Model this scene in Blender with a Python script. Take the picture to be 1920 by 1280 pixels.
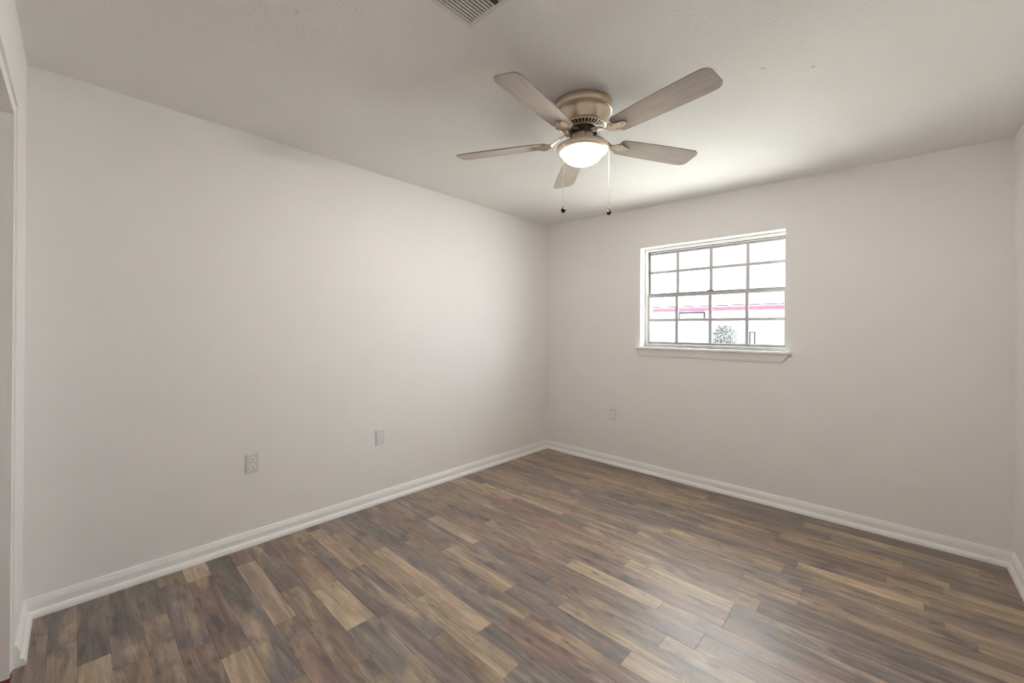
import bpy, bmesh, math, random
from mathutils import Vector, Matrix

for o in list(bpy.data.objects):
    bpy.data.objects.remove(o, do_unlink=True)
scene = bpy.context.scene
COL = scene.collection
PI = math.pi

# ------------------------------------------------------------------ camera
F_PX, YAW, PITCH, ROLL = 774.12, -0.7689, 0.0032, 0.0046
CAM = Vector((2.8257, -3.6134, 1.3106))
SHX, SHY = -16.326, -27.191          # principal point offset, pixels of 1920x1280
fw = Vector((math.cos(PITCH) * math.sin(YAW), math.cos(PITCH) * math.cos(YAW), math.sin(PITCH)))
r0 = Vector((math.cos(YAW), -math.sin(YAW), 0))
u0 = r0.cross(fw)
rt = math.cos(ROLL) * r0 + math.sin(ROLL) * u0
up = -math.sin(ROLL) * r0 + math.cos(ROLL) * u0
cd = bpy.data.cameras.new('camera')
cam = bpy.data.objects.new('camera', cd)
COL.objects.link(cam)
M3 = Matrix((rt, up, -fw)).transposed()
cam.matrix_world = Matrix.Translation(CAM) @ M3.to_4x4()
cd.sensor_fit = 'HORIZONTAL'
cd.sensor_width = 36.0
cd.lens = 36.0 * F_PX / 1920
cd.shift_x = -SHX / 1920
cd.shift_y = SHY / 1920
cd.clip_start = 0.02
cd.clip_end = 300
scene.camera = cam

# ------------------------------------------------------------------ world, daylight, exposure
SKY = 11.7
world = bpy.data.worlds.new('overcast_sky')
scene.world = world
world.use_nodes = True
bg = world.node_tree.nodes['Background']
bg.inputs[0].default_value = (0.90, 0.955, 1.0, 1)
bg.inputs[1].default_value = SKY
pl = bpy.data.lights.new('window_portal', 'AREA')
pl.shape = 'RECTANGLE'
pl.size, pl.size_y = 1.14, 0.92
pl.cycles.is_portal = True
po = bpy.data.objects.new('window_portal', pl)
COL.objects.link(po)
po.location = (1.65, 0.30, 1.60)
po.rotation_euler = (-PI / 2, 0, 0)     # shines into the room (towards -y)

sd = bpy.data.lights.new('sun', 'SUN')
sd.energy = 31.0
sd.angle = math.radians(2.0)
sd.color = (1.0, 0.96, 0.90)
so_ = bpy.data.objects.new('sun', sd)
COL.objects.link(so_)
so_.rotation_euler = (math.radians(5), math.radians(32), 0)   # high, from the right along the yard

vs = scene.view_settings
vs.view_transform = 'Standard'
vs.look = 'None'
vs.exposure = 1.04
vs.gamma = 1.0
vs.use_curve_mapping = False
cy = scene.cycles
cy.max_bounces = 16
cy.diffuse_bounces = 12
cy.glossy_bounces = 4
cy.transparent_max_bounces = 12
cy.sample_clamp_indirect = 12
cy.caustics_reflective = False
cy.caustics_refractive = False
cy.use_denoising = True
cy.filter_width = 1.0

LAMP = 680.0
BOWL = 5.0

# ------------------------------------------------------------------ room layout (metres)
L, W = 3.7748, 3.2711
A3, A4 = math.tan(0.0040), math.tan(0.0181)
TH = 0.12
def ceil_z(x, y): return 2.44 - 0.0175 * x - 0.0118 * y
def right_x(y): return W + A4 * (-y)
def front_y(x): return -L + A3 * x
CA = Vector((0, 0, 0)); CB = Vector((0, -L, 0)); CD = Vector((W, 0, 0))
xe = right_x(-L + A3 * 3.3)
CE = Vector((xe, front_y(xe), 0))

# ------------------------------------------------------------------ helpers
def link(o, parent=None):
    COL.objects.link(o)
    if parent is not None:
        o.parent = parent
    return o

def obj(name, bm, mat, parent=None, smooth=False, loc=None):
    me = bpy.data.meshes.new(name)
    bmesh.ops.recalc_face_normals(bm, faces=bm.faces[:])
    bm.to_mesh(me); bm.free()
    if smooth:
        me.polygons.foreach_set('use_smooth', [True] * len(me.polygons))
        me.update()
        try:
            me.set_sharp_from_angle(angle=math.radians(38))
        except Exception:
            pass
    if mat is not None:
        me.materials.append(mat)
    o = bpy.data.objects.new(name, me)
    if loc is not None:
        o.location = loc
    return link(o, parent)

def thing(name, label, cat, loc=(0, 0, 0), rot=(0, 0, 0), group=None):
    o = bpy.data.objects.new(name, None)
    o.empty_display_size = 0.05
    o.location = loc; o.rotation_euler = rot
    return tag(link(o), label, cat, group)

def tag(o, label, cat, group=None, kind=None):
    o['label'] = label; o['category'] = cat
    if group: o['group'] = group
    if kind: o['kind'] = kind
    return o

def struct(o):
    o['kind'] = 'structure'
    return o

def box(bm, x0, x1, y0, y1, z0, z1):
    v = [bm.verts.new(p) for p in ((x0, y0, z0), (x1, y0, z0), (x1, y1, z0), (x0, y1, z0),
                                   (x0, y0, z1), (x1, y0, z1), (x1, y1, z1), (x0, y1, z1))]
    fs = [(0, 3, 2, 1), (4, 5, 6, 7), (0, 1, 5, 4), (1, 2, 6, 5), (2, 3, 7, 6), (3, 0, 4, 7)]
    return [bm.faces.new([v[i] for i in f]) for f in fs]

def bev(bm, w, seg=2):
    bmesh.ops.bevel(bm, geom=bm.edges[:], offset=w, segments=seg, affect='EDGES', profile=0.5)
    return bm

def hexa(bm, bottom, top):
    """solid between a bottom and a top ring of points"""
    b = [bm.verts.new(p) for p in bottom]; t = [bm.verts.new(p) for p in top]
    n = len(b)
    bm.faces.new(b[::-1]); bm.faces.new(t)
    for i in range(n):
        bm.faces.new((b[i], b[(i + 1) % n], t[(i + 1) % n], t[i]))

def lathe(bm, prof, n=64, cap0=False, cap1=False):
    rings = []
    for r, z in prof:
        rings.append([bm.verts.new((r * math.cos(2 * PI * i / n), r * math.sin(2 * PI * i / n), z)) for i in range(n)])
    for a, b in zip(rings[:-1], rings[1:]):
        for i in range(n):
            bm.faces.new((a[i], a[(i + 1) % n], b[(i + 1) % n], b[i]))
    if cap0: bm.faces.new(rings[0])
    if cap1: bm.faces.new(rings[-1][::-1])
    return bm

def sweep_profile(bm, prof, p0, p1, inward, m0=0.0, m1=0.0):
    """extrude a closed (t, z) profile from p0 to p1; t runs along 'inward';
    m0/m1: how far each end is cut back per unit of t (mitre)"""
    d = (p1 - p0).normalized()
    a = [bm.verts.new(p0 + inward * t + d * (t * m0) + Vector((0, 0, z))) for t, z in prof]
    b = [bm.verts.new(p1 + inward * t - d * (t * m1) + Vector((0, 0, z))) for t, z in prof]
    n = len(prof)
    for i in range(n):
        bm.faces.new((a[i], a[(i + 1) % n], b[(i + 1) % n], b[i]))
    bm.faces.new(a[::-1]); bm.faces.new(b)

def tube(bm, p0, p1, r, n=10):
    p0, p1 = Vector(p0), Vector(p1)
    d = (p1 - p0).normalized()
    s = d.orthogonal().normalized(); t = d.cross(s)
    a, b = [], []
    for i in range(n):
        o = (s * math.cos(2 * PI * i / n) + t * math.sin(2 * PI * i / n)) * r
        a.append(bm.verts.new(p0 + o)); b.append(bm.verts.new(p1 + o))
    for i in range(n):
        bm.faces.new((a[i], a[(i + 1) % n], b[(i + 1) % n], b[i]))
    bm.faces.new(a[::-1]); bm.faces.new(b)

# ------------------------------------------------------------------ materials
def new_mat(name):
    m = bpy.data.materials.new(name); m.use_nodes = True
    nt = m.node_tree
    return m, nt, nt.nodes['Principled BSDF']

def N(nt, t, **kw):
    n = nt.nodes.new(t)
    for k, v in kw.items():
        setattr(n, k, v)
    return n

def plain(name, col, rough=0.5, metal=0.0, spec=0.5, var=0.03, scale=40, bump=0.0):
    """a procedural paint / plastic / metal: slight noise in colour and relief"""
    m, nt, p = new_mat(name)
    tc = N(nt, 'ShaderNodeTexCoord')
    nz = N(nt, 'ShaderNodeTexNoise'); nz.inputs['Scale'].default_value = scale; nz.inputs['Detail'].default_value = 4
    nt.links.new(tc.outputs['Object'], nz.inputs['Vector'])
    mx = N(nt, 'ShaderNodeMix', data_type='RGBA')
    nt.links.new(nz.outputs['Fac'], mx.inputs[0])
    mx.inputs[6].default_value = (*[max(0, c * (1 - var)) for c in col], 1)
    mx.inputs[7].default_value = (*[min(1, c * (1 + var)) for c in col], 1)
    nt.links.new(mx.outputs[2], p.inputs['Base Color'])
    p.inputs['Roughness'].default_value = rough
    p.inputs['Metallic'].default_value = metal
    p.inputs['Specular IOR Level'].default_value = spec
    if bump:
        b = N(nt, 'ShaderNodeBump'); b.inputs['Strength'].default_value = bump; b.inputs['Distance'].default_value = 0.002
        nt.links.new(nz.outputs['Fac'], b.inputs['Height']); nt.links.new(b.outputs[0], p.inputs['Normal'])
    return m

def wall_mat(name, col, scale, strength, dist=0.003, rough=0.7, spots=()):
    m, nt, p = new_mat(name)
    tc = N(nt, 'ShaderNodeTexCoord')
    n1 = N(nt, 'ShaderNodeTexNoise'); n1.inputs['Scale'].default_value = scale; n1.inputs['Detail'].default_value = 3
    n2 = N(nt, 'ShaderNodeTexNoise'); n2.inputs['Scale'].default_value = 3.0; n2.inputs['Detail'].default_value = 5
    for n in (n1, n2): nt.links.new(tc.outputs['Object'], n.inputs['Vector'])
    mx = N(nt, 'ShaderNodeMix', data_type='RGBA')
    nt.links.new(n2.outputs['Fac'], mx.inputs[0])
    mx.inputs[6].default_value = (*[c * 0.985 for c in col], 1); mx.inputs[7].default_value = (*[min(1, c * 1.015) for c in col], 1)
    out = mx.outputs[2]
    for sx, sy, sz, rad, dark in spots:                       # small dirt specks that belong to the surface
        vd = N(nt, 'ShaderNodeVectorMath', operation='DISTANCE'); vd.inputs[1].default_value = (sx, sy, sz)
        nt.links.new(tc.outputs['Object'], vd.inputs[0])
        mr = N(nt, 'ShaderNodeMapRange'); mr.inputs[1].default_value = rad * 0.3; mr.inputs[2].default_value = rad
        mr.inputs[3].default_value = dark; mr.inputs[4].default_value = 0.0
        nt.links.new(vd.outputs['Value'], mr.inputs[0])
        ms = N(nt, 'ShaderNodeMix', data_type='RGBA'); nt.links.new(mr.outputs[0], ms.inputs[0]); nt.links.new(out, ms.inputs[6])
        ms.inputs[7].default_value = (0.25, 0.25, 0.25, 1); out = ms.outputs[2]
    nt.links.new(out, p.inputs['Base Color'])
    p.inputs['Roughness'].default_value = rough
    p.inputs['Specular IOR Level'].default_value = 0.3
    b = N(nt, 'ShaderNodeBump'); b.inputs['Strength'].default_value = strength; b.inputs['Distance'].default_value = dist
    nt.links.new(n1.outputs['Fac'], b.inputs['Height']); nt.links.new(b.outputs[0], p.inputs['Normal'])
    return m

WALLC = (0.80, 0.79, 0.785)
M_wall = wall_mat('wall_paint', WALLC, 160, 0.25, spots=())
M_ceil = wall_mat('ceiling_texture', (0.80, 0.79, 0.775), 110, 0.5, 0.004, 0.8,
                  spots=((2.555, -1.472, 2.413, .012, .45), (2.398, -1.598, 2.417, .014, .3), (1.246, -3.064, 2.454, .012, .3)))
M_trim = plain('trim_paint', (0.84, 0.835, 0.825), 0.38, var=0.015, scale=30)
M_sash = plain('window_aluminium', (0.44, 0.43, 0.43), 0.50, 0.10, var=0.05, scale=60)
M_frame = plain('window_frame_paint', (0.78, 0.79, 0.77), 0.45, var=0.02)
M_latch = plain('latch_metal', (0.10, 0.095, 0.09), 0.4, 0.6)
M_plate = plain('outlet_plate_plastic', (0.69, 0.68, 0.685), 0.4, var=0.01)
M_recp = plain('receptacle_plastic', (0.88, 0.87, 0.86), 0.3, var=0.01)
M_slot = plain('slot_dark', (0.04, 0.038, 0.036), 0.6)
M_vent = plain('vent_enamel', (0.66, 0.645, 0.62), 0.45, var=0.02)
M_duct = plain('duct_dark', (0.035, 0.03, 0.03), 0.8)
M_lever = plain('damper_metal', (0.05, 0.045, 0.045), 0.5, 0.3)
M_nickel = plain('brushed_nickel', (0.66, 0.545, 0.41), 0.34, 1.0, var=0.06, scale=25)
M_nickel2 = plain('polished_nickel', (0.80, 0.70, 0.58), 0.38, 0.70, var=0.04, scale=25)
M_hub = plain('dark_bronze', (0.10, 0.065, 0.045), 0.45, 0.7)
M_chain = plain('brass_chain', (0.86, 0.72, 0.48), 0.28, 1.0, var=0.05)
M_fob = plain('black_fob', (0.018, 0.014, 0.013), 0.35)
M_iron = plain('blade_iron_nickel', (0.44, 0.37, 0.30), 0.50, 0.9, var=0.05)
M_carpet = plain('closet_carpet', (0.20, 0.045, 0.05), 0.95, var=0.25, scale=300, bump=0.6)

# washed-oak blades
def blade_mat():
    m, nt, p = new_mat('washed_oak')
    tc = N(nt, 'ShaderNodeTexCoord'); mp = N(nt, 'ShaderNodeMapping'); mp.inputs['Scale'].default_value = (3, 45, 45)
    nt.links.new(tc.outputs['Object'], mp.inputs[0])
    nz = N(nt, 'ShaderNodeTexNoise'); nz.inputs['Scale'].default_value = 2; nz.inputs['Detail'].default_value = 6
    nt.links.new(mp.outputs[0], nz.inputs['Vector'])
    cr = N(nt, 'ShaderNodeValToRGB'); nt.links.new(nz.outputs['Fac'], cr.inputs[0])
    cr.color_ramp.elements[0].position = .3; cr.color_ramp.elements[0].color = (0.36, 0.325, 0.285, 1)
    cr.color_ramp.elements[1].position = .7; cr.color_ramp.elements[1].color = (0.46, 0.425, 0.38, 1)
    nt.links.new(cr.outputs[0], p.inputs['Base Color']); p.inputs['Roughness'].default_value = 0.75; p.inputs['Specular IOR Level'].default_value = 0.2
    return m
M_blade = blade_mat()

# lit glass bowl
def lamp_mats():
    # frosted bowl: lets most of the bulb's light through and glows faintly itself
    m = bpy.data.materials.new('frosted_bowl_glass'); m.use_nodes = True
    nt = m.node_tree; nt.nodes.clear()
    out = N(nt, 'ShaderNodeOutputMaterial'); mix = N(nt, 'ShaderNodeMixShader'); add = N(nt, 'ShaderNodeAddShader')
    tr = N(nt, 'ShaderNodeBsdfTransparent'); df = N(nt, 'ShaderNodeBsdfDiffuse'); em = N(nt, 'ShaderNodeEmission')
    tc = N(nt, 'ShaderNodeTexCoord'); nz = N(nt, 'ShaderNodeTexNoise'); nz.inputs['Scale'].default_value = 12
    nt.links.new(tc.outputs['Object'], nz.inputs['Vector'])
    mr = N(nt, 'ShaderNodeMapRange'); mr.inputs[3].default_value = BOWL * .9; mr.inputs[4].default_value = BOWL * 1.1
    nt.links.new(nz.outputs['Fac'], mr.inputs[0]); nt.links.new(mr.outputs[0], em.inputs[1])
    em.inputs[0].default_value = (1.0, 0.93, 0.82, 1); df.inputs[0].default_value = (0.30, 0.29, 0.27, 1)
    tr.inputs[0].default_value = (1, 1, 1, 1)
    nt.links.new(df.outputs[0], add.inputs[0]); nt.links.new(em.outputs[0], add.inputs[1])
    mix.inputs[0].default_value = 0.30
    nt.links.new(tr.outputs[0], mix.inputs[1]); nt.links.new(add.outputs[0], mix.inputs[2]); nt.links.new(mix.outputs[0], out.inputs[0])
    b, nb, p = new_mat('bulb_glow')
    p.inputs['Base Color'].default_value = (0.9, 0.88, 0.84, 1)
    p.inputs['Emission Color'].default_value = (1.0, 0.915, 0.84, 1); p.inputs['Emission Strength'].default_value = LAMP
    return m, b
M_lamp, M_bulb = lamp_mats()

def glass_mat():
    m = bpy.data.materials.new('window_glass'); m.use_nodes = True
    nt = m.node_tree; nt.nodes.clear()
    out = N(nt, 'ShaderNodeOutputMaterial'); mix = N(nt, 'ShaderNodeMixShader')
    tr = N(nt, 'ShaderNodeBsdfTransparent'); gl = N(nt, 'ShaderNodeBsdfGlossy'); lw = N(nt, 'ShaderNodeLayerWeight'); lw.inputs[0].default_value = 0.5
    pw = N(nt, 'ShaderNodeMath', operation='POWER'); pw.inputs[1].default_value = 5.0
    fr = N(nt, 'ShaderNodeMapRange'); fr.inputs[3].default_value = 0.04; fr.inputs[4].default_value = 1.0     # Schlick, same from both sides
    tc = N(nt, 'ShaderNodeTexCoord'); nz = N(nt, 'ShaderNodeTexNoise'); nz.inputs['Scale'].default_value = 30
    nt.links.new(tc.outputs['Object'], nz.inputs['Vector'])
    cr = N(nt, 'ShaderNodeValToRGB'); nt.links.new(nz.outputs['Fac'], cr.inputs[0])   # faint dust
    cr.color_ramp.elements[0].color = (0.90, 0.92, 0.91, 1); cr.color_ramp.elements[1].color = (0.95, 0.96, 0.955, 1)
    nt.links.new(cr.outputs[0], tr.inputs[0])
    gl.inputs['Roughness'].default_value = 0.02
    nt.links.new(lw.outputs['Facing'], pw.inputs[0]); nt.links.new(pw.outputs[0], fr.inputs[0])
    nt.links.new(fr.outputs[0], mix.inputs[0]); nt.links.new(tr.outputs[0], mix.inputs[1]); nt.links.new(gl.outputs[0], mix.inputs[2])
    nt.links.new(mix.outputs[0], out.inputs[0])
    return m
M_glass = glass_mat()

# laminate planks: the tone of each plank is a face colour, grain is procedural
def plank_mat():
    m, nt, p = new_mat('laminate_planks')
    lk = nt.links.new
    at = N(nt, 'ShaderNodeAttribute'); at.attribute_name = 'plank_tone'
    ai = N(nt, 'ShaderNodeAttribute'); ai.attribute_name = 'plank_offset'
    tc = N(nt, 'ShaderNodeTexCoord')
    ad = N(nt, 'ShaderNodeVectorMath', operation='ADD')
    lk(tc.outputs['Object'], ad.inputs[0]); lk(ai.outputs['Vector'], ad.inputs[1])
    def noise(scale, det, rough, dist, sx, sy):
        mp = N(nt, 'ShaderNodeMapping'); mp.inputs['Scale'].default_value = (sx, sy, 1)
        lk(ad.outputs[0], mp.inputs[0])
        n = N(nt, 'ShaderNodeTexNoise')
        n.inputs['Scale'].default_value = scale; n.inputs['Detail'].default_value = det
        n.inputs['Roughness'].default_value = rough; n.inputs['Distortion'].default_value = dist
        lk(mp.outputs[0], n.inputs['Vector']); return n.outputs['Fac'], mp
    def rng(s, a, b, c, d):
        r = N(nt, 'ShaderNodeMapRange'); r.inputs[1].default_value = a; r.inputs[2].default_value = b
        r.inputs[3].default_value = c; r.inputs[4].default_value = d; lk(s, r.inputs[0]); return r.outputs[0]
    def mul(col, fac):
        x = N(nt, 'ShaderNodeVectorMath', operation='SCALE'); lk(col, x.inputs[0]); lk(fac, x.inputs['Scale']); return x.outputs[0]
    def mixc(fac, a, col):
        x = N(nt, 'ShaderNodeMix', data_type='RGBA'); lk(fac, x.inputs[0]); lk(a, x.inputs[6]); x.inputs[7].default_value = (*col, 1); return x.outputs[2]
    c = at.outputs['Color']
    streak, _ = noise(1.0, 7, 0.62, 1.2, 2.2, 22)
    blotch, _ = noise(1.0, 5, 0.6, 0.8, 4.0, 11)
    tan, _ = noise(1.0, 4, 0.55, 0.6, 1.8, 9)
    red, _ = noise(1.0, 4, 0.6, 0.5, 3.0, 7)
    fine, _ = noise(1.0, 4, 0.7, 0.3, 12, 210)
    c = mixc(rng(tan, .50, .66, 0, .75), c, (0.45, 0.335, 0.220))
    c = mixc(rng(red, .56, .74, 0, .55), c, (0.27, 0.145, 0.115))
    bm_ = N(nt, 'ShaderNodeMath', operation='MULTIPLY'); lk(rng(blotch, .52, .67, 0, .90), bm_.inputs[0]); lk(at.outputs['Alpha'], bm_.inputs[1])   # pale planks carry fewer dark patches
    c = mixc(bm_.outputs[0], c, (0.135, 0.112, 0.112))
    c = mul(c, rng(streak, .32, .68, .56, 1.38))
    c = mul(c, rng(fine, .30, .70, .84, 1.14))
    # cathedral grain
    mp = N(nt, 'ShaderNodeMapping'); mp.inputs['Scale'].default_value = (2.2, 20, 1); lk(ad.outputs[0], mp.inputs[0])
    wv = N(nt, 'ShaderNodeTexWave', wave_type='RINGS'); wv.inputs['Scale'].default_value = 2.2
    wv.inputs['Distortion'].default_value = 5; wv.inputs['Detail'].default_value = 3; wv.inputs['Detail Scale'].default_value = 1.2
    lk(mp.outputs[0], wv.inputs['Vector'])
    c = mul(c, rng(wv.outputs['Fac'], 0, 1, .84, 1.06))
    # knots and saw marks
    mk = N(nt, 'ShaderNodeMapping'); mk.inputs['Scale'].default_value = (5, 13, 1); lk(ad.outputs[0], mk.inputs[0])
    vo = N(nt, 'ShaderNodeTexVoronoi'); vo.inputs['Scale'].default_value = 1.0; lk(mk.outputs[0], vo.inputs['Vector'])
    c = mul(c, rng(vo.outputs['Distance'], .03, .17, .50, 1.0))
    mp2 = N(nt, 'ShaderNodeMapping'); mp2.inputs['Scale'].default_value = (75, 9, 1); mp2.inputs['Rotation'].default_value = (0, 0, .25); lk(ad.outputs[0], mp2.inputs[0])
    sw = N(nt, 'ShaderNodeTexNoise'); sw.inputs['Scale'].default_value = 1.0; sw.inputs['Detail'].default_value = 3; lk(mp2.outputs[0], sw.inputs['Vector'])
    swm = N(nt, 'ShaderNodeMath', operation='MULTIPLY'); lk(rng(sw.outputs['Fac'], .55, .75, 0, .35), swm.inputs[0]); lk(rng(red, .45, .6, 0, 1), swm.inputs[1])
    c = mixc(swm.outputs[0], c, (0.11, 0.085, 0.075))
    lk(c, p.inputs['Base Color'])
    lk(rng(streak, .3, .7, .36, .46), p.inputs['Roughness'])
    p.inputs['Specular IOR Level'].default_value = 0.75
    b = N(nt, 'ShaderNodeBump'); b.inputs['Strength'].default_value = 0.12; b.inputs['Distance'].default_value = 0.001
    lk(fine, b.inputs['Height']); lk(b.outputs[0], p.inputs['Normal'])
    return m
M_plank = plank_mat()

# outdoors
M_siding = plain('white_siding', (0.80, 0.80, 0.79), 0.7, var=0.03)
M_fascia = plain('red_fascia', (0.30, 0.024, 0.038), 0.7, spec=0.1, var=0.5, scale=6)
M_gutter = plain('gutter_grey', (0.012, 0.010, 0.011), 0.8, spec=0.05, var=0.4, scale=4)
M_roof = plain('pale_roof', (0.62, 0.62, 0.62), 0.9, var=0.1)
M_shade = plain('window_shadow_dark', (0.022, 0.025, 0.029), 0.7, spec=0.1, var=0.3)  # shadow tone put into the colour, for the neighbour's window top
M_pale = plain('pale_metal', (0.75, 0.75, 0.75), 0.5)
M_leaf = plain('shrub_leaf', (0.038, 0.041, 0.042), 0.8, spec=0.05, var=0.5, scale=30)
M_ground = plain('pale_ground', (0.50, 0.49, 0.46), 0.9, var=0.1, scale=3)
def brick_mat():
    m, nt, p = new_mat('exterior_brick')
    tc = N(nt, 'ShaderNodeTexCoord'); mp = N(nt, 'ShaderNodeMapping'); mp.inputs['Rotation'].default_value = (PI / 2, 0, 0)
    lk = nt.links.new; lk(tc.outputs['Object'], mp.inputs[0])
    br = N(nt, 'ShaderNodeTexBrick'); br.inputs['Scale'].default_value = 4.5
    br.inputs['Color1'].default_value = (0.42, 0.36, 0.33, 1); br.inputs['Color2'].default_value = (0.5, 0.45, 0.42, 1)
    br.inputs['Mortar'].default_value = (0.06, 0.055, 0.05, 1); br.inputs['Mortar Size'].default_value = 0.03
    lk(mp.outputs[0], br.inputs['Vector']); lk(br.outputs['Color'], p.inputs['Base Color']); p.inputs['Roughness'].default_value = 0.85
    return m
M_brick = brick_mat()

# ------------------------------------------------------------------ shell
WX0, WX1, WZ0, WZ1 = 1.086, 2.207, 1.149, 2.052        # window opening in the back wall

def wall_prism(bm, a, b, out, za, zb=None):
    """wall piece over base segment a-b, thickness TH along 'out', z from za to ceiling (zb None) or zb"""
    pts = [a, b, b + out * TH, a + out * TH]
    hexa(bm, [(p.x, p.y, za) for p in pts],
         [(p.x, p.y, (ceil_z(p.x, p.y) + .02) if zb is None else zb) for p in pts])

bm = bmesh.new(); wall_prism(bm, Vector((0, -L - TH, 0)), Vector((0, TH, 0)), Vector((-1, 0, 0)), -.05)
struct(obj('wall_left', bm, M_wall))

bm = bmesh.new()
yo = Vector((0, 1, 0))
# back wall around the opening, built as one solid ring of quads
def yz_ring(y):
    o = [(-0.0, y, -.05), (W, y, -.05), (W, y, ceil_z(W, 0) + .02), (0, y, ceil_z(0, 0) + .02)]
    i = [(WX0, y, WZ0), (WX1, y, WZ0), (WX1, y, WZ1), (WX0, y, WZ1)]
    return [bm.verts.new(p) for p in o], [bm.verts.new(p) for p in i]
o1, i1 = yz_ring(0.0); o2, i2 = yz_ring(TH)
for k in range(4):
    j = (k + 1) % 4
    bm.faces.new((o1[k], o1[j], i1[j], i1[k])); bm.faces.new((o2[j], o2[k], i2[k], i2[j]))
    bm.faces.new((i1[k], i1[j], i2[j], i2[k])); bm.faces.new((o1[j], o1[k], o2[k], o2[j]))
struct(obj('wall_back', bm, M_wall))

bm = bmesh.new()
pts = [Vector((W - A4 * TH, TH, 0)), CE + Vector((A4 * TH, -TH, 0)), CE + Vector((TH + A4 * TH, -TH, 0)), Vector((W + TH, TH, 0))]
hexa(bm, [(p.x, p.y, -.05) for p in pts], [(p.x, p.y, ceil_z(p.x, p.y) + .02) for p in pts])
struct(obj('wall_right', bm, M_wall))

# front wall (beside the camera) with the closet opening
OX0, OX1, OZ = 0.390, 2.02, 2.150
bm = bmesh.new()
for xa, xb, z0, z1 in ((0, OX0, -.05, None), (OX1, xe, -.05, None), (OX0, OX1, OZ, None)):
    wall_prism(bm, Vector((xa, front_y(xa), 0)), Vector((xb, front_y(xb), 0)), Vector((0, -1, 0)), z0, z1)
struct(obj('wall_front', bm, M_wall))
# jamb lining set a few millimetres back inside the opening
bm = bmesh.new()
JW, JS = 0.048, 0.006
yj = -L + 0.0015 - JS
box(bm, OX0, OX0 + JW, yj - .10, yj, 0.0, OZ)
box(bm, OX1 - JW, OX1, yj - .10, yj, 0.0, OZ)
box(bm, OX0 + JW, OX1 - JW, yj - .10, yj, OZ - JW, OZ)
struct(obj('trim_1', bm, M_trim))
# closet behind the opening
bm = bmesh.new()
cy0, cy1 = -L - .72, -L - TH + .004
box(bm, OX0 - .42, OX0 - .36, cy0, cy1, 0, 2.42)
box(bm, OX1 + .30, OX1 + .36, cy0, cy1, 0, 2.42)
box(bm, OX0 - .42, OX1 + .36, cy0 - .06, cy0, 0, 2.42)
box(bm, OX0 - .42, OX1 + .36, cy0 - .06, cy1, 2.42, 2.46)
struct(obj('wall_closet', bm, M_wall))
bm = bmesh.new(); box(bm, OX0 - .42, OX1 + .36, cy0 - .06, -L - .004, -.05, -.004)
struct(obj('floor_closet', bm, M_carpet))

# ceiling
bm = bmesh.new()
cp = [(-TH, TH), (W + TH, TH), (xe + TH, -L - TH), (-TH, -L - TH)]
hexa(bm, [(x, y, ceil_z(x, y)) for x, y in cp], [(x, y, ceil_z(x, y) + .10) for x, y in cp])
struct(obj('ceiling', bm, M_ceil))

# ------------------------------------------------------------------ floor of planks
random.seed(11)
YB = [0, -.060, -.151, -.247, -.358, -.4325, -.462, -.527, -.605, -.689, -.770, -.849, -.963, -1.047, -1.120, -1.192, -1.237,
      -1.304, -1.409, -1.504, -1.632, -1.728, -1.848, -1.937, -2.035, -2.130, -2.215, -2.318, -2.405, -2.498, -2.578,
      -2.661, -2.794, -2.908, -3.002, -3.107, -3.212, -3.318, -3.405, -3.510, -3.605, -3.690, -L - .002]
TONE = {'L': (0.430, 0.335, 0.235), 'T': (0.325, 0.248, 0.176), 'M': (0.265, 0.200, 0.155), 'B': (0.235, 0.170, 0.134),
        'R': (0.240, 0.162, 0.130), 'D': (0.185, 0.153, 0.138), 'G': (0.225, 0.186, 0.166)}
FIX = {  # seams seen in the photograph: row top -> (x0, x1, tone)
    -.151: [(2.35, 3.127, 'T'), (3.127, 4, 'R')], -.247: [(1.15, 1.782, 'T'), (1.782, 2.5, 'D')],
    -.358: [(2.1, 2.828, 'T'), (2.828, 3.5, 'M')], -.462: [(1.7, 2.263, 'M'), (2.263, 3.0, 'L')],
    -.527: [(2.25, 2.975, 'B'), (2.975, 3.6, 'L')], -.605: [(.45, 1.11, 'T'), (1.11, 1.75, 'D')],
    -.770: [(1.6, 2.405, 'D'), (2.405, 2.898, 'L'), (2.898, 3.5, 'D')], -.849: [],
    -.963: [(2.4, 3.052, 'D'), (3.052, 3.6, 'M')], -1.192: [],
    -1.237: [(.1, .67, 'T'), (.67, 1.3, 'D')], -1.409: [(1.05, 1.715, 'M'), (1.715, 2.25, 'L'), (2.25, 2.9, 'D')],
    -1.632: [(.8, 1.485, 'M'), (1.485, 2.0, 'L')], -1.848: [(0, .4825, 'D'), (.4825, .95, 'L'), (.95, 1.5, 'D'), (1.5, 2.1, 'M')],
    -2.035: [(1.4, 2.033, 'D'), (2.033, 2.274, 'L'), (2.274, 2.9, 'D')],
    -2.498: [(.1, .68, 'T'), (.68, 1.4, 'D')], -2.661: [(.06, .72, 'R'), (.72, 1.1, 'L'), (1.1, 1.75, 'G')],
    -2.794: [(.0, .62, 'D'), (.62, 1.3, 'B')],
    -2.908: [(-.4, .206, 'R'), (.206, .843, 'L'), (.843, 1.5, 'R')], -3.002: [(.0, .5, 'D'), (.5, 1.2, 'G')],
    -3.107: [(.2, .895, 'R'), (.895, 1.5, 'L')], -3.212: [(.15, .75, 'G'), (.75, 1.4, 'B')]}
bm = bmesh.new()
tones, offs = [], []                 # one entry per face, in the order the faces are made
prev_cuts = []
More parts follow.
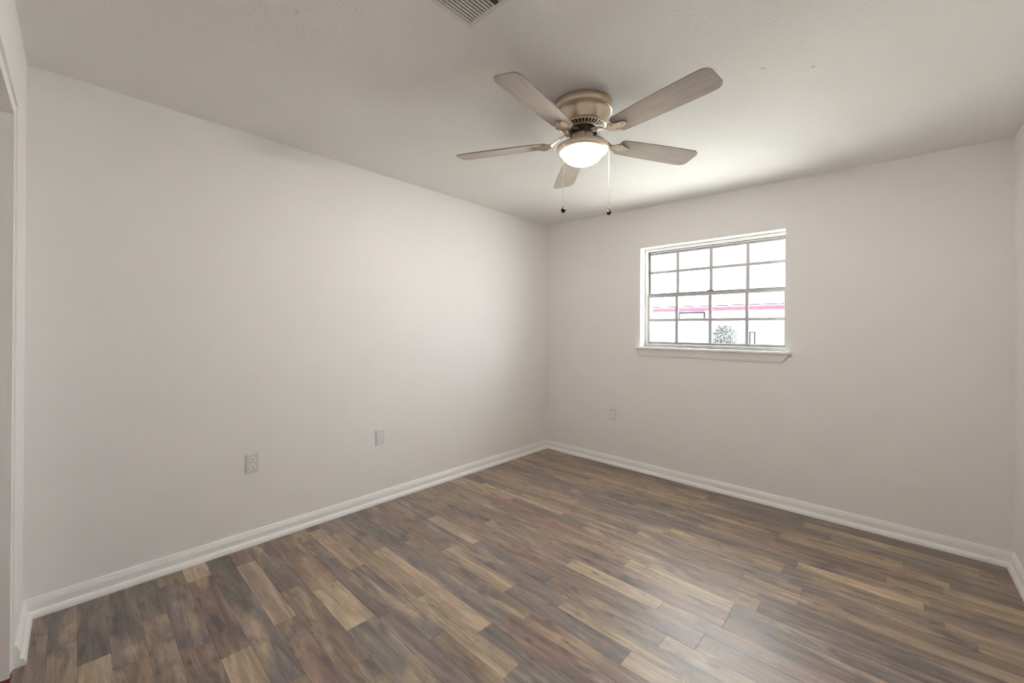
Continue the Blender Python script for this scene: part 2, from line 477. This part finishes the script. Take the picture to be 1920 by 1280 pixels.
for i in range(len(YB) - 1):
    y1, y0 = YB[i], YB[i + 1]
    xend = right_x(y0) + .02
    fix = FIX.get(y1, [])
    segs = []
    def fill(a, b):
        x = a
        while x < b - 1e-4:
            ln = random.uniform(.60, 1.15)
            e = x + ln
            if b - e < .28: e = b
            segs.append((x, min(e, b), random.choices('LTMBRDG', (1.0, 2.4, 3.0, 2.2, 1.4, 1.6, 1.8))[0]))
            x = e
    x = -.02
    if not fix:
        first = random.uniform(.12, .8)
        segs.append((x, first, random.choice('TMBDG'))); x = first
    for a, b, t in fix:
        a, b = max(a, -.02), min(b, xend)
        if a > x + .01: fill(x, a)
        if b > max(a, x): segs.append((max(a, x), b, t)); x = b
    if x < xend: fill(x, xend)
    for a, b, t in segs:
        j = random.uniform(.90, 1.10)
        col = Vector([1.07 * c * j * random.uniform(.96, 1.04) for c in TONE[t]])
        off = Vector((random.uniform(0, 60), random.uniform(0, 60), 0))
        g = 0.0008
        P = [(a, y0), (b, y0), (b, y1), (a, y1)]
        Q = [(a + g, y0 + g), (b - g, y0 + g), (b - g, y1 - g), (a + g, y1 - g)]
        po_ = [bm.verts.new((p[0], p[1], -.0006)) for p in P]; qi = [bm.verts.new((p[0], p[1], 0)) for p in Q]
        bl_ = {'L': .25, 'T': .55}.get(t, 1.0)
        bm.faces.new(qi); tones.append((*col, bl_)); offs.append(off)
        for k in range(4):
            bm.faces.new((po_[k], po_[(k + 1) % 4], qi[(k + 1) % 4], qi[k])); tones.append((*(col * .55), bl_)); offs.append(off)
me = bpy.data.meshes.new('floor')
bm.to_mesh(me); bm.free()
a1 = me.attributes.new('plank_tone', 'FLOAT_COLOR', 'FACE'); a2 = me.attributes.new('plank_offset', 'FLOAT_VECTOR', 'FACE')
a1.data.foreach_set('color', [c for t in tones for c in t])
a2.data.foreach_set('vector', [c for t in offs for c in t])
me.materials.append(M_plank)
floor = struct(link(bpy.data.objects.new('floor', me)))
bm = bmesh.new(); box(bm, -.03, 3.46, -L - .002, .05, -.06, -.0012)
struct(obj('floor_base', bm, M_slot))

# ------------------------------------------------------------------ baseboards
HB = 0.0850
PB = [(0, 0), (.0155, 0), (.0155, .0600), (.0135, .0640), (.0135, .0690), (.0100, .0735), (.0095, .0790), (.0050, HB), (0, HB)]
PS = [(.0155, 0), (.0320, 0), (.0318, .0060), (.0300, .0150), (.0260, .0230), (.0205, .0290), (.0155, .0310)]
def baseboard(name, p0, p1, inward, m0, m1):
    bm = bmesh.new(); sweep_profile(bm, PB, p0, p1, inward, m0, m1)
    o = struct(obj(name, bm, M_trim))
    bm = bmesh.new(); sweep_profile(bm, PS, p0, p1, inward, m0, m1)
    obj('shoe_moulding', bm, M_trim, o)
baseboard('baseboard_left', CB, CA, Vector((1, 0, 0)), 1, 1)
baseboard('baseboard_back', CA, CD, Vector((0, -1, 0)), 1, 1)
rn = Vector((-1, -A4, 0)).normalized()
baseboard('baseboard_right', CD, CE, rn, 1, 1)
fn = Vector((-A3, 1, 0)).normalized()
baseboard('baseboard_front', Vector((OX0 - .004, front_y(OX0 - .004), 0)), CB, fn, 0, 1)
baseboard('baseboard_front_far', CE, Vector((OX1, front_y(OX1), 0)), fn, 1, 0)

# ------------------------------------------------------------------ window
win = bpy.data.objects.new('window_1', None); win.location = (1.6465, .1, WZ0); link(win); struct(win)
wl = Vector(win.location)
def wpart(name, bm, mat, parent=None):
    """part of the window given in room coordinates"""
    bmesh.ops.translate(bm, verts=bm.verts[:], vec=-wl)
    return obj(name, bm, mat, parent or win)
# outer frame: jambs with an inner track step, head, sill
bm = bmesh.new()
FY = .103
box(bm, WX0 - .02, WX0 + .026, FY, FY + .06, WZ0 - .02, WZ1 + .02)
box(bm, WX1 - .016, WX1 + .03, FY, FY + .09, WZ0 - .02, WZ1 + .02)
box(bm, WX0 + .026, WX1 - .016, FY, FY + .06, WZ1 - .028, WZ1 + .02)
box(bm, WX0 + .026, WX1 - .016, FY, FY + .09, WZ0 - .02, WZ0 + .022)
box(bm, WX0 + .004, WX0 + .020, FY - .004, FY, WZ0, WZ1)
box(bm, WX1 - .012, WX1 - .004, FY - .004, FY, WZ0, WZ1)
box(bm, WX0 + .020, WX1 - .012, FY - .004, FY, WZ1 - .022, WZ1 - .006)
wpart('window_frame', bm, M_frame)
SX0, SX1 = WX0 + .027, WX1 - .017
MUX = (1.3755, 1.655, 1.9315)
def sash(name, y0, y1, z0, z1, stile, top, bot, mz, mux, latch=False):
    bm = bmesh.new()
    box(bm, SX0, SX0 + stile, y0, y1, z0, z1); box(bm, SX1 - stile * .5, SX1, y0, y1, z0, z1)
    box(bm, SX0 + stile, SX1 - stile * .5, y0, y1, z1 - top, z1); box(bm, SX0 + stile, SX1 - stile * .5, y0, y1, z0, z0 + bot)
    s = wpart(name, bm, M_sash)
    ym = (y0 + y1) / 2
    for x in mux:
        bm = bmesh.new(); box(bm, x - .0122, x + .0122, ym - .009, ym + .004, z0 + bot, z1 - top)
        wpart('vertical_muntin', bm, M_sash, s)
    bm = bmesh.new(); box(bm, SX0 + stile, SX1 - stile * .5, ym - .0075, ym + .0035, mz - .0115, mz + .0115)
    wpart('horizontal_muntin', bm, M_sash, s)
    bm = bmesh.new(); box(bm, SX0 + stile - .004, SX1 - stile * .5 + .004, ym + .0045, ym + .0075, z0 + bot - .004, z1 - top + .004)
    wpart('pane', bm, M_glass, s)
    for c in list(s.children):                                # children placed in window space: keep there
        pass
    return s
up_s = sash('upper_sash', .130, .148, 1.612, WZ1 - .034, .014, .022, .024, 1.834, MUX)
lo_s = sash('lower_sash', .106, .127, WZ0 + .023, 1.637, .016, .036, .022, 1.3925, (1.3755, 1.655, 1.931))
bm = bmesh.new(); box(bm, SX0, SX1, .1045, .106, 1.6265, 1.6285)
wpart('rail_lip', bm, M_latch, lo_s)
bm = bmesh.new(); box(bm, 1.630, 1.680, .103, .121, 1.637, 1.644); bev(bm, .002); box(bm, 1.648, 1.662, .091, .109, 1.6385, 1.6415)
lt = wpart('sash_latch', bm, M_latch, lo_s); lt['label'] = 'dark metal sash latch'
bm = bmesh.new()
box(bm, WX0 + .0265, WX0 + .0305, .110, .128, WZ0 + .022, WZ1 - .0285); box(bm, WX0 + .0305, SX1, .110, .128, WZ1 - .0335, WZ1 - .0285)
wpart('gap_shade_strip', bm, M_latch)  # dark strips stand in for the shaded gap between frame and sash
bm = bmesh.new()
for x0, x1, z0, z1 in ((1.090, 1.098, 1.16, 2.012), (2.196, 2.204, 1.16, 2.012), (1.098, 2.196, 2.004, 2.012)):
    box(bm, x0, x1, .166, .174, z0, z1)
wpart('screen_frame', bm, M_sash)
# stool and apron
bm = bmesh.new()
st = [(1.058, -.042), (2.242, -.042), (2.242, 0), (WX1, 0), (WX1, FY), (WX0, FY), (WX0, 0), (1.058, 0)]
hexa(bm, [(x, y, WZ0 - .019) for x, y in st], [(x, y, WZ0) for x, y in st])
bev(bm, .004, 2)
wpart('window_sill', bm, M_trim)
bm = bmesh.new()
ap = [(0, 1.0660), (.0070, 1.0660), (.0080, 1.0720), (.0125, 1.0820), (.0150, 1.0990), (.0205, 1.1130), (.0240, 1.1200), (.0240, 1.1295), (0, 1.1295)]
xs = lambda z: (1.104 - (z - 1.066) * .56, 2.183 + (z - 1.066) * .80)
a = [bm.verts.new((xs(z)[0] + 0, -t, z)) for t, z in ap]; b = [bm.verts.new((xs(z)[1], -t, z)) for t, z in ap]
n = len(ap)
for i in range(n): bm.faces.new((a[i], a[(i + 1) % n], b[(i + 1) % n], b[i]))
bm.faces.new(a[::-1]); bm.faces.new(b)
wpart('apron', bm, M_trim)

# exterior brick veneer round the window
bm = bmesh.new()
bx0, bx1, bz0, bz1 = 1.082, 2.215, 1.13, 2.030
def ring2(y):
    return ([bm.verts.new(p) for p in ((-.3, y, -.35), (3.7, y, -.35), (3.7, y, 2.60), (-.3, y, 2.60))],
            [bm.verts.new(p) for p in ((bx0, y, bz0), (bx1, y, bz0), (bx1, y, bz1), (bx0, y, bz1))])
o1, i1 = ring2(.185); o2, i2 = ring2(.275)
for k in range(4):
    j = (k + 1) % 4
    bm.faces.new((o1[k], o1[j], i1[j], i1[k])); bm.faces.new((o2[j], o2[k], i2[k], i2[j]))
    bm.faces.new((i1[k], i1[j], i2[j], i2[k])); bm.faces.new((o1[j], o1[k], o2[k], o2[j]))
struct(obj('wall_exterior', bm, M_brick))

# ------------------------------------------------------------------ wall outlets
def outlet(label, loc, rotz):
    t = thing('wall_outlet', label, 'outlet', loc, (0, 0, rotz), 'duplex wall outlets')
    # local frame: plate in the x-z plane, front towards -y
    bm = bmesh.new()
    w, h, d = .0355, .0575, .0062
    hexa(bm, [(-w, 0, -h), (w, 0, -h), (w, 0, h), (-w, 0, h)], [(-w + .0025, -d, -h + .0025), (w - .0025, -d, -h + .0025), (w - .0025, -d, h - .0025), (-w + .0025, -d, h - .0025)])
    obj('cover_plate', bm, M_plate, t)
    for s in (1, -1):
        bm = bmesh.new()
        ring = []
        for k in range(28):
            an = 2 * PI * k / 28
            x, z = .0168 * math.cos(an), .0168 * math.sin(an)
            ring.append((x, max(-.0138, min(.0138, z)) + s * .0195))
        hexa(bm, [(x, -.003, z) for x, z in ring], [(x, -.0080, z) for x, z in ring])
        r = obj('receptacle', bm, M_recp, t); r['label'] = 'brighter white socket face'
        for sx, hh in ((-.0062, .0046), (.0062, .0038)):
            bm = bmesh.new(); box(bm, sx - .0018, sx + .0018, -.0084, -.0075, s * .0195 + .0012, s * .0195 + .0012 + hh * 1.6)
            obj('slot', bm, M_slot, r)
        bm = bmesh.new()
        tube(bm, (0, -.0075, s * .0195 - .0064), (0, -.0084, s * .0195 - .0064), .0033, 12)
        obj('ground_hole', bm, M_slot, r)
    bm = bmesh.new(); tube(bm, (0, -.005, 0), (0, -.0075, 0), .0028, 14)
    obj('screw', bm, M_recp, t)
    return t
outlet('white duplex outlet low on the left wall, the nearer one to the closet opening', (0, -2.868, .4905), PI / 2)
outlet('white duplex outlet low on the left wall, the one nearer the far corner', (0, -2.022, .489), PI / 2)
outlet('white duplex outlet on the window wall, below and left of the window', (.808, 0, .482), 0)

# ------------------------------------------------------------------ ceiling air vent
VX, VY = 1.8020, -2.760
vt = thing('ceiling_vent', 'white louvred air register in the ceiling nearest the camera', 'air vent', (VX, VY, ceil_z(VX, VY)), (0.0118, -0.0, 0))
vt.rotation_euler = (math.atan(-.0118), math.atan(.0175), 0)
hx, hy = .146, .168
bm = bmesh.new()
ix, iy = .128, .151
for x0, x1, y0, y1 in ((-hx, -ix, -hy, hy), (ix, hx, -hy, hy), (-ix, ix, iy, hy), (-ix, ix, -hy, -iy)):
    box(bm, x0, x1, y0, y1, -.006, 0.002)
box(bm, -.0050, .0035, -iy, iy, -.006, -.001)
obj('vent_frame', bm, M_vent, vt)
bm = bmesh.new(); box(bm, -ix, ix, -iy, iy, -.0012, -.0006)
dk = obj('duct_opening', bm, M_duct, vt)
dk['label'] = 'dark duct behind the louvres'
sl = bmesh.new()
first = None
for k in range(10):
    for side in (-1, 1):
        x = side * (.0075 + .01325 * (k + .5)) - .0008
        if abs(x) > ix - .004: continue
        bm = bmesh.new()
        w = .0043
        tilt = .0006 * -side
        hexa(bm, [(x - w, -iy, -.0050 - tilt), (x + w, -iy, -.0050 + tilt), (x + w, iy, -.0050 + tilt), (x - w, iy, -.0050 - tilt)],
             [(x - w, -iy, -.0040 - tilt), (x + w, -iy, -.0040 + tilt), (x + w, iy, -.0040 + tilt), (x - w, iy, -.0040 - tilt)])
        obj('slat', bm, M_vent, vt)
sl.free()
bm = bmesh.new(); box(bm, .008, .022, .100, .150, -.0085, -.0062)
lv = obj('damper_lever', bm, M_lever, vt); lv['label'] = 'dark damper lever'

# ------------------------------------------------------------------ ceiling fan
FX, FYc = 1.6694, -1.8533
FZ = ceil_z(FX, FYc)
fan = thing('ceiling_fan', 'flush-mount ceiling fan with nickel motor housing, lit glass bowl and two pull chains', 'ceiling fan', (FX, FYc, FZ))
bm = bmesh.new()
lathe(bm, [(.139, .006), (.1425, -.001), (.1435, -.008), (.1435, -.032), (.1405, -.036), (.1405, -.039), (.1450, -.043), (.1450, -.049),
           (.1395, -.0525), (.1395, -.0555), (.1350, -.060), (.1320, -.066), (.1270, -.082), (.1200, -.098), (.1150, -.106),
           (.1165, -.1085), (.1165, -.1115), (.1120, -.1135), (.060, -.105)], 96)
obj('motor_housing', bm, M_nickel, fan, True)
# vent ring: dark cone behind radial ribs between two rims
bm = bmesh.new(); lathe(bm, [(.1095, -.1130), (.0720, -.1205)], 64)
hb = obj('vent_recess', bm, M_hub, fan, True)
bm = bmesh.new()
lathe(bm, [(.1125, -.1120), (.1130, -.1155), (.1085, -.1185), (.1055, -.1165), (.1065, -.1130)], 96)
lathe(bm, [(.0800, -.1215), (.0800, -.1265), (.0720, -.1280), (.0690, -.1250), (.0700, -.1190)], 96)
nr = 36
for k in range(nr):
    an = 2 * PI * k / nr
    c, s = math.cos(an), math.sin(an)
    rad, tan_ = Vector((c, s, 0)), Vector((-s, c, 0))
    def pt(r, t, z): return rad * r + tan_ * t + Vector((0, 0, z))
    hexa(bm, [pt(.1075, -.0042, -.1140), pt(.1075, .0042, -.1140), pt(.079, .0032, -.1215), pt(.079, -.0032, -.1215)],
         [pt(.1075, -.0036, -.1175), pt(.1075, .0036, -.1175), pt(.079, .0027, -.1258), pt(.079, -.0027, -.1258)])
obj('vent_ring', bm, M_nickel2, fan, True)
bm = bmesh.new(); lathe(bm, [(.0600, -.1180), (.0680, -.1260), (.0680, -.1400), (.0600, -.1480), (.0480, -.1500)], 48)
for k in range(5):
    an = 2 * PI * (k + .5) / 5
    bm2c = Vector((math.cos(an), math.sin(an), 0)) * .063
    box(bm, bm2c.x - .006, bm2c.x + .006, bm2c.y - .006, bm2c.y + .006, -.156, -.136)
obj('flywheel', bm, M_hub, fan, True)['label'] = 'dark bronze flywheel'
# fluted switch housing
bm = bmesh.new()
rings = []
nf = 144
for r, z, am in ((.044, -.146, 0), (.0485, -.150, .0), (.0500, -.156, .0014), (.0500, -.190, .0014), (.0490, -.199, .0), (.0560, -.203, .0), (.0560, -.207, 0)):
    rings.append([bm.verts.new(((r + am * math.cos(24 * 2 * PI * i / nf)) * math.cos(2 * PI * i / nf), (r + am * math.cos(24 * 2 * PI * i / nf)) * math.sin(2 * PI * i / nf), z)) for i in range(nf)])
for a, b in zip(rings[:-1], rings[1:]):
    for i in range(nf): bm.faces.new((a[i], a[(i + 1) % nf], b[(i + 1) % nf], b[i]))
bm.faces.new(rings[0]); bm.faces.new(rings[-1][::-1])
obj('switch_housing', bm, M_nickel2, fan, True)
# light fitter pan with rolled rim
bm = bmesh.new()
lathe(bm, [(.050, -.2035), (.085, -.2055), (.112, -.2090), (.1215, -.2105), (.1275, -.2140), (.1297, -.2195), (.1297, -.2260), (.1285, -.2300), (.1255, -.2345), (.1205, -.2380), (.1150, -.2400), (.1125, -.2400),
           (.1115, -.2385), (.1115, -.2240), (.050, -.2110)], 96)
obj('light_rim', bm, M_nickel2, fan, True)
# glass bowl
bm = bmesh.new()
prof = [(.1075, -.2290)]
for k in range(1, 15):
    a_ = PI / 2 * k / 14
    prof.append((max(.0015, .1075 * math.cos(a_)), -.2300 - .0730 * math.sin(a_)))
lathe(bm, prof, 64, cap1=True)
gb = obj('glass_bowl', bm, M_lamp, fan, True)
gb['label'] = 'glowing white glass bowl'
bm = bmesh.new()
lathe(bm, [(.010, -.2130), (.0125, -.2180), (.0125, -.2230), (.0200, -.2320), (.0265, -.2420), (.0285, -.2520), (.0265, -.2625), (.0200, -.2720), (.0100, -.2780), (.001, -.2795)], 32, cap0=True, cap1=True)
bu = obj('light_bulb', bm, M_bulb, fan, True)
# pull chains
Rh = Vector((math.cos(YAW), -math.sin(YAW), 0)); Fh = Vector((math.sin(YAW), math.cos(YAW), 0))
for so, ff, z0, z1 in ((-.1055, -.0765, -.2300, -.5400), (.1270, -.0300, -.2270, -.5370)):
    p = Rh * so + Fh * ff
    pch = bmesh.new()
    tube(pch, p + Vector((0, 0, z0)), p + Vector((0, 0, z1)), .0011, 8)
    n_b = 34
    for k in range(n_b):
        bmesh.ops.create_icosphere(pch, subdivisions=1, radius=.0021, matrix=Matrix.Translation(p + Vector((0, 0, z0 + (z1 - z0) * (k + .5) / n_b))))
    bmesh.ops.create_uvsphere(pch, u_segments=10, v_segments=6, radius=.0050, matrix=Matrix.Translation(p + Vector((0, 0, z0 + .002))))
    tube(pch, p + Vector((0, 0, z0 - .132)), p + Vector((0, 0, z0 - .142)), .0026, 8)
    ch = obj('pull_chain', pch, M_chain, fan, True)
    fb = bmesh.new()
    bmesh.ops.create_uvsphere(fb, u_segments=20, v_segments=14, radius=.0118, matrix=Matrix.Translation(p + Vector((0, 0, z1 - .011))) @ Matrix.Diagonal((1, 1, 1.06, 1)))
    tube(fb, p + Vector((0, 0, z1 - .002)), p + Vector((0, 0, z1 + .006)), .0038, 10)
    fo = obj('chain_fob', fb, M_fob, ch, True)
    fo['label'] = 'small black ball fob'
# five blades at rest, each with its iron
BZ = -.182
dirv = Rh * math.cos(math.radians(54)) - Fh * math.sin(math.radians(54))
base_an = math.atan2(dirv.y, dirv.x)
def blade_bm():
    bm = bmesh.new()
    out = []
    r0, r1 = .205, .6729
    for r, w in ((r0, .046), (r0 + .012, .054), (.30, .0595), (.45, .0640), (.60, .0665), (r1 - .030, .0655), (r1 - .010, .0565), (r1, .040)):
        out.append((r, w))
    pts = [(r, -w) for r, w in out] + [(r, w) for r, w in reversed(out)]
    hexa(bm, [(x, y, -.003) for x, y in pts], [(x, y, .003) for x, y in pts])
    return bm
def iron_bm():
    bm = bmesh.new()
    # arm dropping from the flywheel to a scalloped plate under the blade
    prev = None
    secs = [(.058, .0115, .0400), (.085, .0105, .0380), (.115, .0100, .0270), (.140, .0120, .0120), (.160, .0180, -.0030), (.175, .0260, -.0045)]
    for (ra, wa, za), (rb, wb, zb) in zip(secs[:-1], secs[1:]):
        hexa(bm, [(ra, -wa, za - .0035), (rb, -wb, zb - .0035), (rb, wb, zb - .0035), (ra, wa, za - .0035)],
             [(ra, -wa, za), (rb, -wb, zb), (rb, wb, zb), (ra, wa, za)])
    pl_ = [(.172, .022), (.186, .036), (.200, .041), (.214, .036), (.224, .026), (.238, .022), (.250, .017), (.260, .008)]
    ps = [(x, -y) for x, y in pl_] + [(x, y) for x, y in reversed(pl_)]
    hexa(bm, [(x, y, -.0080) for x, y in ps], [(x, y, -.0036) for x, y in ps])
    for x, y in ((.200, .026), (.200, -.026), (.243, 0)):
        tube(bm, (x, y, -.0105), (x, y, -.0070), .0052, 12)
    return bm
blade0 = obj('blade', blade_bm(), M_blade, fan)
iron0 = obj('blade_iron', iron_bm(), M_iron, blade0)
for k in range(5):
    if k == 0: b_ = blade0
    else:
        b_ = blade0.copy(); COL.objects.link(b_); b_.parent = fan
        i_ = iron0.copy(); COL.objects.link(i_); i_.parent = b_
    b_.matrix_local = Matrix.Translation((0, 0, BZ)) @ Matrix.Rotation(base_an + 2 * PI * k / 5, 4, 'Z')
# pitch the blade boards about their own length: rotate mesh of blade and iron plate together
for me_, c0 in ((blade0.data, 0),):
    me_.transform(Matrix.Rotation(math.radians(-11), 4, 'X'))

# ------------------------------------------------------------------ outdoors, seen through the window
GZ = -.35
bm = bmesh.new(); box(bm, -30, 30, .275, 60, GZ - .2, GZ)
struct(obj('ground', bm, M_ground))
HY = 15.0
house = thing('neighbour_house', 'white house with red fascia across the yard outside the window', 'house', (-4, HY, GZ))
hl = Vector(house.location)
def hpart(name, bm, mat, parent=None, lab=None):
    bmesh.ops.translate(bm, verts=bm.verts[:], vec=-hl)
    o = obj(name, bm, mat, parent or house)
    if lab: o['label'] = lab
    return o
bm = bmesh.new(); box(bm, -12, 5, HY, HY + 8, GZ, 2.20)
for k in range(30):
    x = -2.92 + k * .185
    if x < 2: box(bm, x - .012, x + .012, HY - .02, HY, GZ, 2.2)
hpart('wall', bm, M_siding)
bm = bmesh.new(); box(bm, -12.4, 5.4, HY - .45, HY - .42, 2.070, 2.215)
hpart('fascia', bm, M_fascia, None, 'red fascia board')
bm = bmesh.new(); box(bm, -12.4, 5.4, HY - .47, HY - .42, 2.262, 2.292)
hpart('gutter', bm, M_gutter)
bm = bmesh.new(); hexa(bm, [(-12.4, HY - .42, 2.21), (5.4, HY - .42, 2.21), (5.4, HY + 8.5, 2.21), (-12.4, HY + 8.5, 2.21)],
                       [(-12.4, HY - .42, 2.30), (5.4, HY - .42, 2.30), (5.4, HY + 4, 2.80), (-12.4, HY + 4, 2.80)])
hpart('roof', bm, M_roof)
bm = bmesh.new(); box(bm, -4.33, -3.21, HY - .05, HY - .01, 1.25, 2.06)
hw = hpart('window', bm, M_pale)
bm = bmesh.new(); box(bm, -4.33, -3.21, HY - .16, HY - .05, 1.985, 2.06)
hpart('top_shadow', bm, M_shade, hw)  # dark box painted as the shadow across the top of this window
bm = bmesh.new(); box(bm, -4.33, -4.27, HY - .06, HY - .05, 1.74, 1.985)
hpart('side_casing', bm, M_gutter, hw)
bm = bmesh.new(); box(bm, -3.27, -3.21, HY - .06, HY - .05, 1.74, 1.985)
hpart('side_casing', bm, M_gutter, hw)

# clipped shrub: stems and many small leaves
random.seed(5)
sh = thing('shrub', 'dark clipped square-topped shrub in front of the white neighbour house', 'shrub', (-2.20, 14.0, GZ))
bm = bmesh.new()
for k in range(9):
    x, y = random.uniform(-.25, .25), random.uniform(-.2, .2)
    tube(bm, (x * .4, y * .4, 0), (x, y, 1.45), .012, 6)
obj('stems', bm, M_gutter, sh)
bm = bmesh.new()
for k in range(3200):
    x, y, z = random.uniform(-.40, .40), random.uniform(-.35, .35), random.uniform(.15, 1.80)
    if z > 1.55 and abs(x) > .40 - (z - 1.55) * .6: continue
    if random.random() > .30 + .7 * (z / 1.8) ** 2: continue
    s = random.uniform(.018, .036)
    d = Vector((random.gauss(0, 1), random.gauss(0, 1), random.gauss(0, 1))).normalized(); e = d.orthogonal().normalized()
    c = Vector((x, y, z))
    f3 = d.cross(e) * s * .25
    v = [bm.verts.new(c + d * s * 1.5), bm.verts.new(c + e * s + f3), bm.verts.new(c - d * s * 1.5), bm.verts.new(c - e * s + f3)]
    bm.faces.new(v)
fo = obj('foliage', bm, M_leaf, sh); fo['kind'] = 'stuff'
# utility pedestal
bx = thing('utility_box', 'slim pale utility box standing right of the dark shrub outside', 'utility box', (-1.30, 14.4, GZ))
bm = bmesh.new(); box(bm, -.09, .09, -.09, .09, 0, 1.59); bev(bm, .015)
obj('cabinet', bm, M_pale, bx)
bm = bmesh.new()
box(bm, -.110, -.056, -.104, -.09, .1, 1.58); box(bm, .056, .110, -.104, -.09, .1, 1.58); box(bm, -.066, .066, -.104, -.09, 1.54, 1.58)
obj('edge_strip', bm, M_gutter, bx)
